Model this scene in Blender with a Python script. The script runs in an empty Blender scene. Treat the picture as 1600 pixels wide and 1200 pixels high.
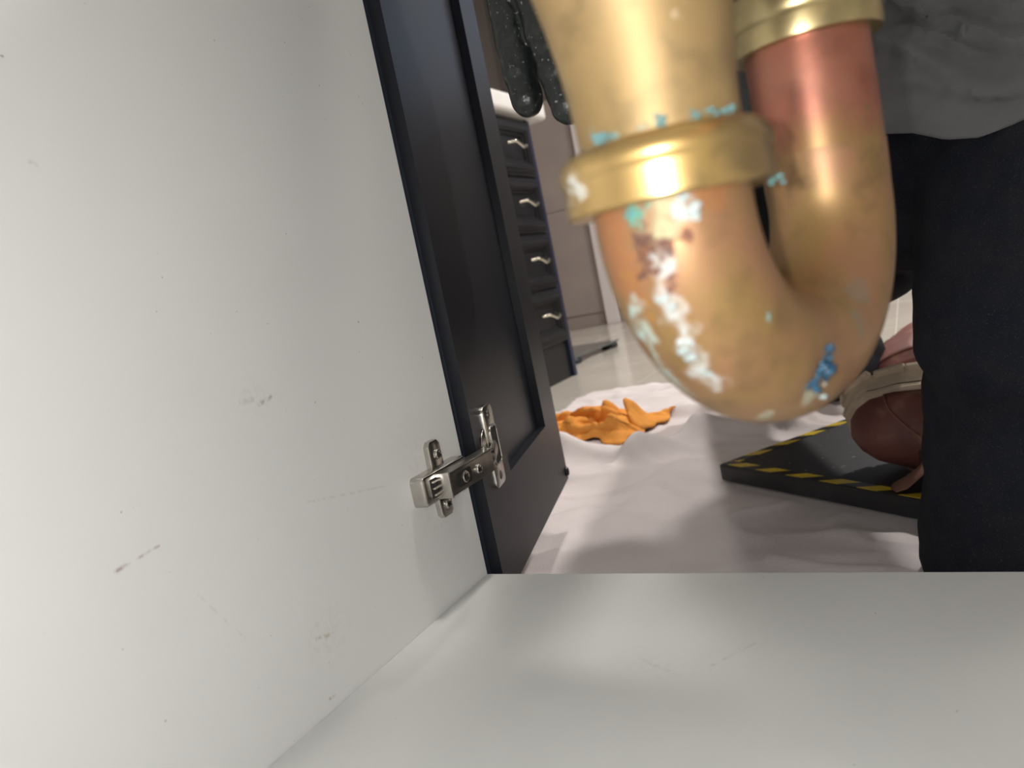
import bpy, bmesh, math, random
import numpy as np
from mathutils import Vector, Matrix, noise

random.seed(7)
scene = bpy.context.scene
COL = scene.collection

# ------------------------------------------------------------------ camera
R = ((0.8722494894736488, 0.4458575973158534, -0.2009771903194324),
     (-0.12094766946246616, -0.20152353105069587, -0.9719876170427569),
     (-0.4738696966092652, 0.8721234255245031, -0.12185335976840932))
CAMPOS = Vector((0.30819755, -0.46876267, 0.20627759))
cam_d = bpy.data.cameras.new('camera'); cam = bpy.data.objects.new('camera', cam_d); COL.objects.link(cam)
cam.matrix_world = Matrix(((R[0][0], -R[1][0], -R[2][0], CAMPOS.x),
                           (R[0][1], -R[1][1], -R[2][1], CAMPOS.y),
                           (R[0][2], -R[1][2], -R[2][2], CAMPOS.z), (0, 0, 0, 1)))
cam_d.sensor_width = 36.0; cam_d.lens = 27.0
cam_d.clip_start = 0.01; cam_d.clip_end = 50
cam_d.dof.use_dof = True; cam_d.dof.focus_distance = 0.50; cam_d.dof.aperture_fstop = 27.0 / 1000 / 0.0024
scene.camera = cam

# ------------------------------------------------------------------ world, lights, exposure
w = bpy.data.worlds.new('world'); scene.world = w; w.use_nodes = True
bg = w.node_tree.nodes['Background']; bg.inputs[0].default_value = (0.55, 0.68, 0.95, 1); bg.inputs[1].default_value = 0.12

def light(name, kind, loc, energy, color, size=0.1, rot=None, sizey=None):
    l = bpy.data.lights.new(name, kind); o = bpy.data.objects.new(name, l); COL.objects.link(o)
    o.location = loc; l.energy = energy; l.color = color
    if kind == 'AREA':
        l.size = size
        if sizey: l.shape = 'RECTANGLE'; l.size_y = sizey
        else: l.shape = 'DISK'
    else:
        l.shadow_soft_size = size
    if rot: o.rotation_euler = rot
    return o
# the phone's flash, a centimetre and a half beside the lens
right = Vector(R[0]); down = Vector(R[1])
light('phone_flash', 'POINT', CAMPOS - right * 0.016 - down * 0.004, 2.4, (1.0, 0.995, 0.98), 0.003)
WARM = (1.0, 0.95, 0.90)
DOWNLIGHTS = [(0.42, 0.40), (-0.10, 2.2), (0.95, 2.3)]
DOWNPOWER = [15, 16, 52]
for (dx, dy), pw in zip(DOWNLIGHTS, DOWNPOWER):
    light('downlight', 'AREA', (dx, dy, 2.185), pw, WARM, 0.2)
light('window_daylight', 'AREA', (0.2, 3.70, 1.60), 1.6, (0.62, 0.78, 1.0), 1.0, (math.radians(-90), 0, 0), 0.8)

scene.view_settings.view_transform = 'Standard'; scene.view_settings.look = 'None'
scene.view_settings.exposure = 0.08; scene.view_settings.gamma = 1.0
scene.view_settings.use_curve_mapping = False
scene.cycles.use_denoising = True
scene.cycles.max_bounces = 6
scene.cycles.use_adaptive_sampling = True; scene.cycles.adaptive_threshold = 0.02

# ------------------------------------------------------------------ mesh helpers
ORG = {}
def empty(name, loc, label=None, cat=None, group=None):
    o = bpy.data.objects.new(name, None); COL.objects.link(o); o.location = loc
    o.empty_display_size = 0.05
    ORG[o.name] = Vector(loc); tag(o, label, cat, group); return o
def tag(o, label=None, cat=None, group=None, kind=None):
    if label: o['label'] = label
    if cat: o['category'] = cat
    if group: o['group'] = group
    if kind: o['kind'] = kind
    return o
def link(name, me, mat, parent=None, smooth=False, org=None):
    """mesh vertices are given in world space; the object origin becomes the parent's (or org)"""
    o = bpy.data.objects.new(name, me); COL.objects.link(o)
    base = ORG[parent.name] if parent else Vector(org or (0, 0, 0))
    me.transform(Matrix.Translation(-base))
    if parent: o.parent = parent
    else: o.location = base
    ORG[o.name] = base
    if mat: me.materials.append(mat)
    if smooth:
        for p in me.polygons: p.use_smooth = True
    me.update(); return o
def copy_to(o, name, loc, parent=None):
    c = bpy.data.objects.new(name, o.data); COL.objects.link(c); c.parent = parent
    c.location = loc; return c

class MB:
    def __init__(s): s.v = []; s.f = []
    def add(s, vs, fs):
        n = len(s.v); s.v += [tuple(v) for v in vs]; s.f += [tuple(i + n for i in f) for f in fs]; return s
    def box(s, a, b, bev=0.0, seg=2, M=None):
        bm = bmesh.new(); bmesh.ops.create_cube(bm, size=1)
        c = [(a[i] + b[i]) / 2 for i in range(3)]; d = [abs(b[i] - a[i]) for i in range(3)]
        for v in bm.verts: v.co = Vector((v.co.x * d[0], v.co.y * d[1], v.co.z * d[2]))
        if bev > 0: bmesh.ops.bevel(bm, geom=bm.edges[:], offset=min(bev, min(d) * .49), segments=seg, affect='EDGES', profile=0.5)
        for v in bm.verts:
            v.co = v.co + Vector(c)
            if M is not None: v.co = M @ v.co
        bm.verts.ensure_lookup_table(); s.add([v.co for v in bm.verts], [[v.index for v in f.verts] for f in bm.faces]); bm.free(); return s
    def tube(s, pts, rad, n=24, caps=True, up=None):
        pts = [Vector(p) for p in pts]; k = len(pts)
        if not hasattr(rad, '__len__'): rad = [rad] * k
        t0 = (pts[1] - pts[0]).normalized()
        ref = Vector(up) if up else (Vector((0, 0, 1)) if abs(t0.z) < .9 else Vector((1, 0, 0)))
        u = (ref - t0 * ref.dot(t0)).normalized(); vs = []
        for i, p in enumerate(pts):
            t = (pts[min(i + 1, k - 1)] - pts[max(i - 1, 0)]).normalized()
            u = (u - t * u.dot(t)).normalized(); b = t.cross(u)
            ru, rv = rad[i] if hasattr(rad[i], '__len__') else (rad[i], rad[i])
            for j in range(n):
                a = 2 * math.pi * j / n; vs.append(p + u * (ru * math.cos(a)) + b * (rv * math.sin(a)))
        fs = [(i * n + j, i * n + (j + 1) % n, (i + 1) * n + (j + 1) % n, (i + 1) * n + j) for i in range(k - 1) for j in range(n)]
        if caps: fs += [tuple(range(n - 1, -1, -1)), tuple((k - 1) * n + j for j in range(n))]
        return s.add(vs, fs)
    def lathe(s, prof, base, n=48, axis=(0, 0, 1), up=None, facet=None):
        """prof: list of (radius, height) along axis from base"""
        ax = Vector(axis).normalized(); ref = Vector(up) if up else (Vector((1, 0, 0)) if abs(ax.x) < .9 else Vector((0, 1, 0)))
        u = (ref - ax * ref.dot(ax)).normalized(); b = ax.cross(u); vs = []
        for r, h in prof:
            for j in range(n):
                a = 2 * math.pi * j / n; rr = r * (facet(a) if facet else 1)
                vs.append(Vector(base) + ax * h + u * (rr * math.cos(a)) + b * (rr * math.sin(a)))
        k = len(prof)
        fs = [(i * n + j, i * n + (j + 1) % n, (i + 1) * n + (j + 1) % n, (i + 1) * n + j) for i in range(k - 1) for j in range(n)]
        fs += [tuple(range(n - 1, -1, -1)), tuple((k - 1) * n + j for j in range(n))]
        return s.add(vs, fs)
    def prism(s, outline, h0, h1, fn, bev=0.0):
        """outline in 2D (ccw), extruded h0..h1, fn(u,v,h) -> world; small chamfer on the h1 side"""
        n = len(outline); c = Vector((sum(p[0] for p in outline) / n, sum(p[1] for p in outline) / n))
        def ring(h, ins):
            out = []
            for i, p in enumerate(outline):
                a = Vector(outline[i - 1]); b = Vector(p); d = Vector(outline[(i + 1) % n])
                t = ((b - a).normalized() + (d - b).normalized())
                if t.length < 1e-9: t = b - a
                t.normalize(); nn = Vector((-t.y, t.x)); q = b + nn * ins
                out.append(fn(q.x, q.y, h))
            return out
        rings = [ring(h0, 0), ring(h1 - bev, 0)] + ([ring(h1 - bev * .3, bev * .35), ring(h1, bev)] if bev else [])
        vs = [v for r in rings for v in r]; k = len(rings)
        fs = [(i * n + j, i * n + (j + 1) % n, (i + 1) * n + (j + 1) % n, (i + 1) * n + j) for i in range(k - 1) for j in range(n)]
        fs += [tuple(range(n - 1, -1, -1)), tuple((k - 1) * n + j for j in range(n))]
        return s.add(vs, fs)
    def ball(s, c, r, sx=1, sy=1, sz=1, n=12, m=8, M=None):
        vs = []; fs = []
        for i in range(m + 1):
            th = math.pi * i / m
            for j in range(n):
                a = 2 * math.pi * j / n; q = Vector((r * sx * math.sin(th) * math.cos(a), r * sy * math.sin(th) * math.sin(a), r * sz * math.cos(th)))
                if M is not None: q = M @ q
                vs.append(Vector(c) + q)
        for i in range(m):
            for j in range(n): fs.append((i * n + j, (i + 1) * n + j, (i + 1) * n + (j + 1) % n, i * n + (j + 1) % n))
        return s.add(vs, fs)
    def mesh(s, name='m'):
        me = bpy.data.meshes.new(name); me.from_pydata([tuple(v) for v in s.v], [], s.f); me.validate()
        bm = bmesh.new(); bm.from_mesh(me); bmesh.ops.recalc_face_normals(bm, faces=bm.faces[:]); bm.to_mesh(me); bm.free(); return me
    def build(s, name, mat, parent=None, smooth=False, org=None):
        o = link(name, s.mesh(name), mat, parent, smooth, org)
        return o
def autosmooth(o, ang=35):
    me = o.data; bm = bmesh.new(); bm.from_mesh(me)
    for e in bm.edges:
        if len(e.link_faces) == 2 and e.calc_face_angle(0) > math.radians(ang): e.smooth = False
    for f in bm.faces: f.smooth = True
    bm.to_mesh(me); bm.free(); return o
def rrect(cx, cy, wx, wy, r, n=5):
    out = []
    for sx, sy, a0 in ((1, 1, 0), (-1, 1, 90), (-1, -1, 180), (1, -1, 270)):
        for i in range(n + 1):
            a = math.radians(a0 + 90 * i / n); out.append((cx + sx * (wx / 2 - r) + r * math.cos(a), cy + sy * (wy / 2 - r) + r * math.sin(a)))
    return out

def blobmesh(chains, voxel, smooth=6, balls=(), post=None):
    """one continuous surface grown around tapered limbs: chains of (point, radius)"""
    mb = MB()
    for ch in chains:
        for i in range(len(ch) - 1):
            (p, r), (q, t) = ch[i], ch[i + 1]
            p, q = Vector(p), Vector(q); k = max(2, int((q - p).length / (min(r, t) * .5)) + 1)
            mb.tube([p.lerp(q, j / k) for j in range(k + 1)], [r + (t - r) * j / k for j in range(k + 1)], 16)
        for p, r in ch: mb.ball(p, r * 1.0, n=16, m=10)
    for b in balls: mb.ball(*b[:2], *b[2:5], n=20, m=14, M=(b[5] if len(b) > 5 else None))
    me = mb.mesh('blob'); o = bpy.data.objects.new('tmp', me); COL.objects.link(o)
    m = o.modifiers.new('r', 'REMESH'); m.mode = 'VOXEL'; m.voxel_size = voxel
    if smooth: s = o.modifiers.new('s', 'SMOOTH'); s.iterations = smooth; s.factor = .5
    dg = bpy.context.evaluated_depsgraph_get(); dg.update()
    out = bpy.data.meshes.new_from_object(o.evaluated_get(dg)); bpy.data.objects.remove(o)
    if post:
        out.update(); co = [v.co.copy() for v in out.vertices]; no = [v.normal.copy() for v in out.vertices]
        for v, c, n_ in zip(out.vertices, co, no): v.co = c + n_ * post(c, n_)
    return out

# ------------------------------------------------------------------ materials
def mat(name, col, rough=.5, metal=0., spec=.5, var=0., vscale=8., bump=0., bscale=60., coat=0., tint=None, stretch=None, detail=6):
    m = bpy.data.materials.new(name); m.use_nodes = True; nt = m.node_tree; b = nt.nodes['Principled BSDF']
    b.inputs['Base Color'].default_value = (*col, 1); b.inputs['Roughness'].default_value = rough
    b.inputs['Metallic'].default_value = metal; b.inputs['Specular IOR Level'].default_value = spec
    b.inputs['Coat Weight'].default_value = coat
    geo = nt.nodes.new('ShaderNodeNewGeometry'); vec = geo.outputs['Position']
    if stretch:
        mp = nt.nodes.new('ShaderNodeMapping'); mp.inputs['Scale'].default_value = stretch; nt.links.new(vec, mp.inputs[0]); vec = mp.outputs[0]
    if var or tint:
        nz = nt.nodes.new('ShaderNodeTexNoise'); nz.inputs['Scale'].default_value = vscale; nz.inputs['Detail'].default_value = detail
        nt.links.new(vec, nz.inputs['Vector'])
        mr = nt.nodes.new('ShaderNodeMapRange'); mr.inputs[1].default_value = .3; mr.inputs[2].default_value = .7
        nt.links.new(nz.outputs[0], mr.inputs[0])
        mx = nt.nodes.new('ShaderNodeMix'); mx.data_type = 'RGBA'
        c2 = tint or tuple(min(1, c * (1 + var)) for c in col); c1 = col if tint else tuple(c * (1 - var) for c in col)
        mx.inputs[6].default_value = (*c1, 1); mx.inputs[7].default_value = (*c2, 1)
        nt.links.new(mr.outputs[0], mx.inputs[0]); nt.links.new(mx.outputs[2], b.inputs['Base Color'])
    if bump:
        n2 = nt.nodes.new('ShaderNodeTexNoise'); n2.inputs['Scale'].default_value = bscale; n2.inputs['Detail'].default_value = 4
        nt.links.new(vec, n2.inputs['Vector']); bp = nt.nodes.new('ShaderNodeBump'); bp.inputs['Strength'].default_value = bump
        bp.inputs['Distance'].default_value = .002; nt.links.new(n2.outputs[0], bp.inputs['Height']); nt.links.new(bp.outputs[0], b.inputs['Normal'])
    return m
def N(nt, t, **kw):
    n = nt.nodes.new(t)
    for k, v in kw.items(): setattr(n, k, v)
    return n
def math_(nt, op, a, b=None, c=None, clamp=False):
    n = N(nt, 'ShaderNodeMath', operation=op); n.use_clamp = clamp
    for i, x in enumerate((a, b, c)):
        if x is None: continue
        if hasattr(x, 'is_linked'): nt.links.new(x, n.inputs[i])
        else: n.inputs[i].default_value = x
    return n.outputs[0]
def patch(nt, vec, p, r, soft=.5):
    """mask 1 near point p (radius r), fading out"""
    d = N(nt, 'ShaderNodeVectorMath', operation='DISTANCE'); nt.links.new(vec, d.inputs[0]); d.inputs[1].default_value = p
    mr = N(nt, 'ShaderNodeMapRange'); mr.inputs[1].default_value = r; mr.inputs[2].default_value = r * (1 - soft)
    nt.links.new(d.outputs['Value'], mr.inputs[0]); return mr.outputs[0]
def segment(nt, vec, a, b, r):
    """mask along the segment a-b, half width r"""
    a = Vector(a); b = Vector(b); ab = b - a
    s = N(nt, 'ShaderNodeVectorMath', operation='SUBTRACT'); nt.links.new(vec, s.inputs[0]); s.inputs[1].default_value = a
    dt = N(nt, 'ShaderNodeVectorMath', operation='DOT_PRODUCT'); nt.links.new(s.outputs[0], dt.inputs[0]); dt.inputs[1].default_value = ab / ab.length_squared
    t = math_(nt, 'ADD', dt.outputs['Value'], 0.0, clamp=True)
    sc = N(nt, 'ShaderNodeVectorMath', operation='SCALE'); sc.inputs[0].default_value = ab; nt.links.new(t, sc.inputs['Scale'])
    d = N(nt, 'ShaderNodeVectorMath', operation='DISTANCE'); nt.links.new(s.outputs[0], d.inputs[0]); nt.links.new(sc.outputs[0], d.inputs[1])
    mr = N(nt, 'ShaderNodeMapRange'); mr.inputs[1].default_value = r; mr.inputs[2].default_value = r * .2
    nt.links.new(d.outputs['Value'], mr.inputs[0]); return mr.outputs[0]
def mixc(nt, fac, a, b):
    mx = N(nt, 'ShaderNodeMix', data_type='RGBA')
    if hasattr(fac, 'is_linked'): nt.links.new(fac, mx.inputs[0])
    else: mx.inputs[0].default_value = fac
    for i, x in ((6, a), (7, b)):
        if hasattr(x, 'is_linked'): nt.links.new(x, mx.inputs[i])
        else: mx.inputs[i].default_value = (*x, 1)
    return mx.outputs[2]
def noise_mask(nt, vec, scale, lo, hi, detail=5):
    nz = N(nt, 'ShaderNodeTexNoise'); nz.inputs['Scale'].default_value = scale; nz.inputs['Detail'].default_value = detail; nt.links.new(vec, nz.inputs['Vector'])
    mr = N(nt, 'ShaderNodeMapRange'); mr.inputs[1].default_value = lo; mr.inputs[2].default_value = hi; nt.links.new(nz.outputs[0], mr.inputs[0]); return mr.outputs[0]
def smax(nt, ms):
    o = ms[0]
    for m in ms[1:]: o = math_(nt, 'MAXIMUM', o, m)
    return o

# laminate of the cabinet's inside, with its scuffs
def laminate(name, col, marks=(), smudges=(), rough=.32):
    m = mat(name, col, rough, spec=.35); nt = m.node_tree; b = nt.nodes['Principled BSDF']
    geo = N(nt, 'ShaderNodeNewGeometry'); vec = geo.outputs['Position']
    c = mixc(nt, noise_mask(nt, vec, 9, .35, .7), col, tuple(x * .965 for x in col))
    sp = noise_mask(nt, vec, 330, .79, .82, 1)            # fine grains of dirt
    c = mixc(nt, math_(nt, 'MULTIPLY', sp, .65), c, (.13, .11, .1))
    br = noise_mask(nt, vec, 260, .42, .58, 3)
    for a, q, r, k, cc in marks:
        s = segment(nt, vec, a, q, r); s = math_(nt, 'MULTIPLY', math_(nt, 'MULTIPLY', s, br), k * .55); c = mixc(nt, s, c, cc)
    for p, r, k, cc in smudges:
        s = patch(nt, vec, p, r, .9); s = math_(nt, 'MULTIPLY', math_(nt, 'MULTIPLY', s, noise_mask(nt, vec, 240, .45, .75, 6)), k * .45); c = mixc(nt, s, c, cc)
    nt.links.new(c, b.inputs['Base Color']); return m
GREY = (.25, .22, .2); OCH = (.36, .3, .18); RED = (.3, .2, .19)
M_SIDE = laminate('white_laminate_side', (.70, .70, .69), [
    ((0, -.279, .1234), (0, -.255, .1261), .0010, .95, RED), ((0, -.272, .1243), (0, -.279, .1234), .0015, .8, RED),
    ((0, -.1784, .1734), (0, -.1693, .1755), .0017, 1.1, GREY), ((0, -.190, .1770), (0, -.178, .1765), .0022, .4, GREY),
    ((0, -.1789, .0416), (0, -.1617, .0364), .0016, .9, OCH), ((0, -.1804, .0069), (0, -.176, .0064), .0012, 1.1, GREY), ((0, -.168, .0056), (0, -.1644, .0051), .0011, 1.0, GREY),
    ((0, -.2653, .2952), (0, -.2637, .2932), .0022, .6, GREY), ((0, -.2422, .0966), (0, -.2229, .0641), .0010, .3, RED),
    ((0, -.1618, .1136), (0, -.0948, .1006), .0012, .4, OCH), ((0, -.0296, .380), (0, -.028, .377), .0006, 1.0, GREY), ((0, -.0299, .3508), (0, -.027, .3457), .0006, 1.0, GREY)],
    [((0, -.170, .040), .022, .5, OCH), ((0, -.045, .07), .03, .35, OCH), ((0, -.182, .178), .014, .4, GREY), ((0, -.05, .11), .03, .35, OCH)])
M_BASE = laminate('white_laminate_base', (.66, .665, .65), [((.195, -.1131, 0), (.2124, -.0891, 0), .0016, .45, GREY), ((.1559, -.1107, 0), (.1804, -.124, 0), .002, .3, GREY)], [((.165, -.118, 0), .03, .25, GREY)])
M_LAM = mat('white_laminate', (.72, .715, .69), .35)
M_DOOR = mat('navy_black_lacquer', (.010, .0115, .017), .36, spec=.3, var=.08, vscale=14, bump=.04, bscale=240)
M_DOOREDGE = mat('navy_edge', (.010, .016, .028), .4, var=.1)
M_NICKEL = mat('nickel_plate', (.56, .53, .49), .24, metal=1., var=.12, vscale=90, bump=.04, bscale=300)
M_NICKELD = mat('dark_nickel', (.32, .30, .27), .32, metal=1., var=.15, vscale=90)
M_HOLE = mat('recess_shade', (.012, .011, .01), .6)  # near-black pieces laid on the metal, colouring in the shade of slots and cup
M_RUBBER = mat('black_rubber', (.01, .01, .013), .35)

# ------------------------------------------------------------------ the room
ZF = -.10
XL, XR, YB, YF, ZC = -1.60, 1.60, 3.62, -.60, 2.20
M_GROUT = mat('pale_grout', (.50, .47, .42), .8)
M_TILE = mat('polished_cream_tile', (.60, .565, .50), .13, var=.07, vscale=5, tint=(.52, .48, .42), spec=.5)
M_WTILE = mat('taupe_wall_tile', (.33, .285, .265), .3, tint=(.29, .25, .235), vscale=5)
M_WGROUT = mat('wall_grout', (.28, .24, .22), .8)
M_PAINT = mat('dark_brown_paint', (.105, .09, .082), .7)
M_WALL = mat('wall_paint', (.55, .52, .49), .8)
M_BLACKD = mat('added_door_black', (.012, .012, .014), .5)
M_CEIL = mat('white_ceiling', (.8, .79, .77), .9)
M_TRIM = mat('white_trim', (.66, .62, .62), .4)

def slab(name, a, b, m, kind='structure', parent=None, bev=0):
    o = MB().box(a, b, bev).build(name, m, parent, org=None if parent else ((a[0] + b[0]) / 2, (a[1] + b[1]) / 2, (a[2] + b[2]) / 2))
    if not parent: tag(o, kind=kind)
    return o
floor = slab('floor', (XL - .1, YF - .1, ZF - .06), (XR + .1, YB + .1, ZF - .004), M_GROUT)
TS = .60
tile_me = MB().box((-TS / 2 + .0015, -TS / 2 + .0015, 0), (TS / 2 - .0015, TS / 2 - .0015, .0045), .0012, 1).mesh('floor_tile'); tile_me.materials.append(M_TILE)
for i in range(6):
    for j in range(8):
        x = XL + .35 + i * TS; y = YF + .3 + j * TS
        if x + TS / 2 > XR + .1 or y + TS / 2 > YB + .2: continue
        o = bpy.data.objects.new('tile', tile_me); COL.objects.link(o); o.parent = floor
        o.location = Vector((x, y, ZF - .0045)) - ORG['floor']
WX0, WX1, WZ0, WZ1 = -.30, .70, 1.20, 2.00
wb = MB(); Ya, Yb = YB + .008, YB + .1
wb.box((XL - .1, Ya, ZF), (WX0, Yb, ZC)).box((WX1, Ya, ZF), (XR + .1, Yb, ZC)).box((WX0, Ya, ZF), (WX1, Yb, WZ0)).box((WX0, Ya, WZ1), (WX1, Yb, ZC))
wall_back = tag(wb.build('wall_back', M_PAINT, org=(0, YB + .05, ZF)), kind='structure')
wt_w, wt_h = .60, .60
wt_me = MB().box((-wt_w / 2 + .0015, -.0045, -wt_h / 2 + .0015), (wt_w / 2 - .0015, .0045, wt_h / 2 - .0015), .001, 1).mesh('wall_tile'); wt_me.materials.append(M_WTILE)
g_o = MB().box((XL, YB + .002, ZF), (XR, YB + .010, 1.17)).build('grout', M_WGROUT, wall_back)
for k in range(1, 3):
    for i in range(5):
        x = XL + .30 + i * wt_w
        if -.1 < x < .5: continue
        if x + wt_w / 2 > XR + .01: continue
        o = bpy.data.objects.new('tile', wt_me); COL.objects.link(o); o.parent = wall_back
        o.location = Vector((x, YB, ZF - .2275 + k * wt_h)) - ORG['wall_back']
wall_left = slab('wall_left', (XL - .1, YF, ZF), (XL, YB, ZC), M_PAINT)
MB().box((XL - .001, YF, ZF), (XL + .009, YB, 1.17)).build('wainscot', M_WTILE, wall_left)
wall_front = slab('wall_front', (XL - .1, YF - .1, ZF), (XR + .1, YF, ZC), M_WALL)
ceiling = slab('ceiling', (XL - .1, YF - .1, ZC), (XR + .1, YB + .1, ZC + .08), M_CEIL)
wall_right = slab('wall_right', (XR, YF, ZF), (XR + .1, YB, ZC), M_WALL)
# window in the back wall
win = empty('window_1', (.2, YB + .04, WZ0)); tag(win, kind='structure')
for nm, a, b in (('window_frame', (WX0, YB + .02, WZ0), (WX0 + .05, YB + .06, WZ1)), ('window_frame', (WX1 - .05, YB + .02, WZ0), (WX1, YB + .06, WZ1)), ('window_frame', (WX0, YB + .02, WZ0), (WX1, YB + .06, WZ0 + .05)), ('window_frame', (WX0, YB + .02, WZ1 - .05), (WX1, YB + .06, WZ1)), ('mullion', (.185, YB + .025, WZ0), (.215, YB + .055, WZ1))):
    MB().box(a, b, .003).build(nm, M_TRIM, win)
dr = empty('added_dark_door', (.2, YB - .01, ZF)); tag(dr, kind='structure')  # unseen dark door, added so the cabinet door reflects black
for nm, a, b in (('lower_panel', (-.36, YB - .035, ZF), (.76, YB - .006, 1.16)), ('door_stile', (-.36, YB - .035, 1.16), (-.28, YB - .006, 2.06)), ('door_stile', (.68, YB - .035, 1.16), (.76, YB - .006, 2.06)), ('door_rail', (-.28, YB - .035, 1.98), (.68, YB - .006, 2.06))):
    MB().box(a, b, .003).build(nm, M_BLACKD, dr)
# casing beside the corner of the back wall
trim = tag(MB().box((-1.225, YB - .03, ZF), (-1.150, YB - .004, 2.0), .004).build('trim_1', M_TRIM, org=(-1.187, YB - .02, ZF)), kind='structure')
# ceiling downlights: the fittings
M_LENS = mat('lit_lens', (.9, .88, .82), .5); _b = M_LENS.node_tree.nodes['Principled BSDF']
_b.inputs['Emission Color'].default_value = (1, .93, .84, 1); _b.inputs['Emission Strength'].default_value = 4
for n_, (dx, dy) in enumerate(DOWNLIGHTS):
    e = empty('downlight_fitting', (dx, dy, ZC), ['round recessed downlight above the kneeling person', 'round recessed downlight above the floor by the vanity', 'round recessed downlight in the far ceiling corner by the window'][n_], 'downlight', 'recessed ceiling downlights')
    MB().lathe([(.085, 0), (.085, -.006), (.078, -.009), (.066, -.009), (.062, -.003)], (dx, dy, ZC), 40).build('rim', M_TRIM, e, True)
    MB().lathe([(.062, -.002), (.061, -.005), (.02, -.006)], (dx, dy, ZC), 32).build('lens', M_LENS, e, True)

# ------------------------------------------------------------------ sink cabinet
CX1 = .80; CZ1 = .70; CYB = -.575
cab = empty('sink_cabinet', (.4, -.28, ZF), 'white-lined sink cabinet with its navy door standing open', 'cabinet')
MB().box((-.018, CYB, -.018), (0, 0, CZ1), .0006, 1).build('side_panel', M_SIDE, cab)
MB().box((0, CYB, -.018), (CX1, -.0, 0), .0006, 1).build('bottom_panel', M_BASE, cab)
MB().box((CX1, CYB, -.018), (CX1 + .018, 0, CZ1), .0006, 1).build('side_panel', M_LAM, cab)
MB().box((0, CYB, 0), (CX1, CYB + .006, CZ1)).build('back_panel', M_LAM, cab)
MB().box((-.018, -.075, ZF), (CX1 + .018, -.06, -.018)).build('toe_kick', M_DOOR, cab)
MB().box((-.018, CYB, ZF), (0, -.075, -.018)).build('plinth_panel', M_LAM, cab)
MB().box((0, -.018, CZ1 - .08), (CX1, 0, CZ1), .0006, 1).build('front_rail', M_LAM, cab)
# door, open at about 105 degrees
DA = Vector((.0055, .012, 0)); DD = Vector((-.0835, .32, 0)).normalized(); DN = Vector((DD.y, -DD.x, 0))
DM = Matrix(((DD.x, DN.x, 0, DA.x), (DD.y, DN.y, 0, DA.y), (0, 0, 1, 0), (0, 0, 0, 1)))     # local: u along the door, n towards the cabinet inside, z
DW, DZ0, DZ1, DT = .331, -.0268, .69, .020
door = MB().box((0, -DT, DZ0), (DW, -.0095, DZ1), .0005, 1, DM).build('door', M_DOOREDGE, cab)
RU0, RU1, RZ0 = .0835, .2605, .053
# thin lacquered frame face carried on the slab: two stiles and two rails, then the sunk panel is the slab's own field
MB().box((0.0006, -.0098, DZ0 + .0006), (RU0, 0, DZ1 - .0006), 0, 1, DM).build('stile', M_DOOR, door)
MB().box((RU1, -.0098, DZ0 + .0006), (DW - .0006, 0, DZ1 - .0006), 0, 1, DM).build('stile', M_DOOR, door)
MB().box((RU0, -.0098, DZ0 + .0006), (RU1, 0, RZ0), 0, 1, DM).build('rail', M_DOOR, door)
MB().box((RU0, -.0098, .632), (RU1, 0, DZ1 - .0006), 0, 1, DM).build('rail', M_DOOR, door)
MB().box((RU0 - .001, -.0100, RZ0 - .001), (RU1 + .001, -.0085, .633), 0, 1, DM).build('panel', M_DOOR, door)
MB().lathe([(.0055, 0), (.0056, .0012), (.0048, .0026), (.003, .0034)], DM @ Vector((DW - .0065, 0, -.0165)), 20, DN).build('bumper', M_RUBBER, door, True)
# concealed hinge
HZ = .0862
hinge = MB().prism(rrect(-.040, HZ, .058, .0205, .0035), 0, .0105, lambda u, v, h: Vector((h, u, v)), .0022).build('hinge', M_NICKEL, cab); autosmooth(hinge)
hinge['label'] = 'nickel-plated concealed cup hinge'
wing = [(-.0455, HZ - .0235), (-.0425, HZ - .0262), (-.0335, HZ - .0262), (-.0305, HZ - .0235), (-.0300, HZ - .010), (-.0300, HZ + .010), (-.0305, HZ + .0255), (-.0335, HZ + .0285), (-.0425, HZ + .0285), (-.0455, HZ + .0255), (-.0460, HZ + .010), (-.0460, HZ - .010)]
wing = [(-.0380 + (u + .0380) * 1.0, v) for u, v in wing]
autosmooth(MB().prism(wing, 0, .0042, lambda u, v, h: Vector((h, u, v)), .0012).build('wing_plate', M_NICKEL, hinge))
def screw(c, ax, r, h, name='screw', parent=hinge, m=M_NICKEL):
    s = MB().lathe([(r, 0), (r, h * .45), (r * .86, h * .85), (r * .5, h)], c, 20, ax).build(name, m, parent); autosmooth(s)
    ax = Vector(ax).normalized(); t = ax.orthogonal().normalized(); b = ax.cross(t); c = Vector(c)
    mb = MB()
    for p, q in ((t, b), (b, t)):
        F = Matrix.Identity(4)
        for k in range(3): F[k][0] = p[k]; F[k][1] = q[k]; F[k][2] = ax[k]; F[k][3] = c[k]
        mb.box((-r * .6, -r * .11, h * .96), (r * .6, r * .11, h * 1.03), 0, 1, F)
    mb.build(name + '_slot', M_HOLE, parent)
screw((.0040, -.0370, HZ + .0185), (1, 0, 0), .0036, .0026); screw((.0040, -.0375, HZ - .0175), (1, 0, 0), .0036, .0026)
# slotted tongue at the back of the plate
for dz in (-.0042, .0002, .0046):
    MB().box((.0100, -.0600, HZ + dz - .0008), (.0128, -.044, HZ + dz + .0008), .0003, 1).build('tongue_rib', M_NICKEL, hinge)
MB().box((.0102, -.0608, HZ - .0066), (.0108, -.046, HZ + .0066)).build('plate_slot', M_HOLE, hinge)
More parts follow.
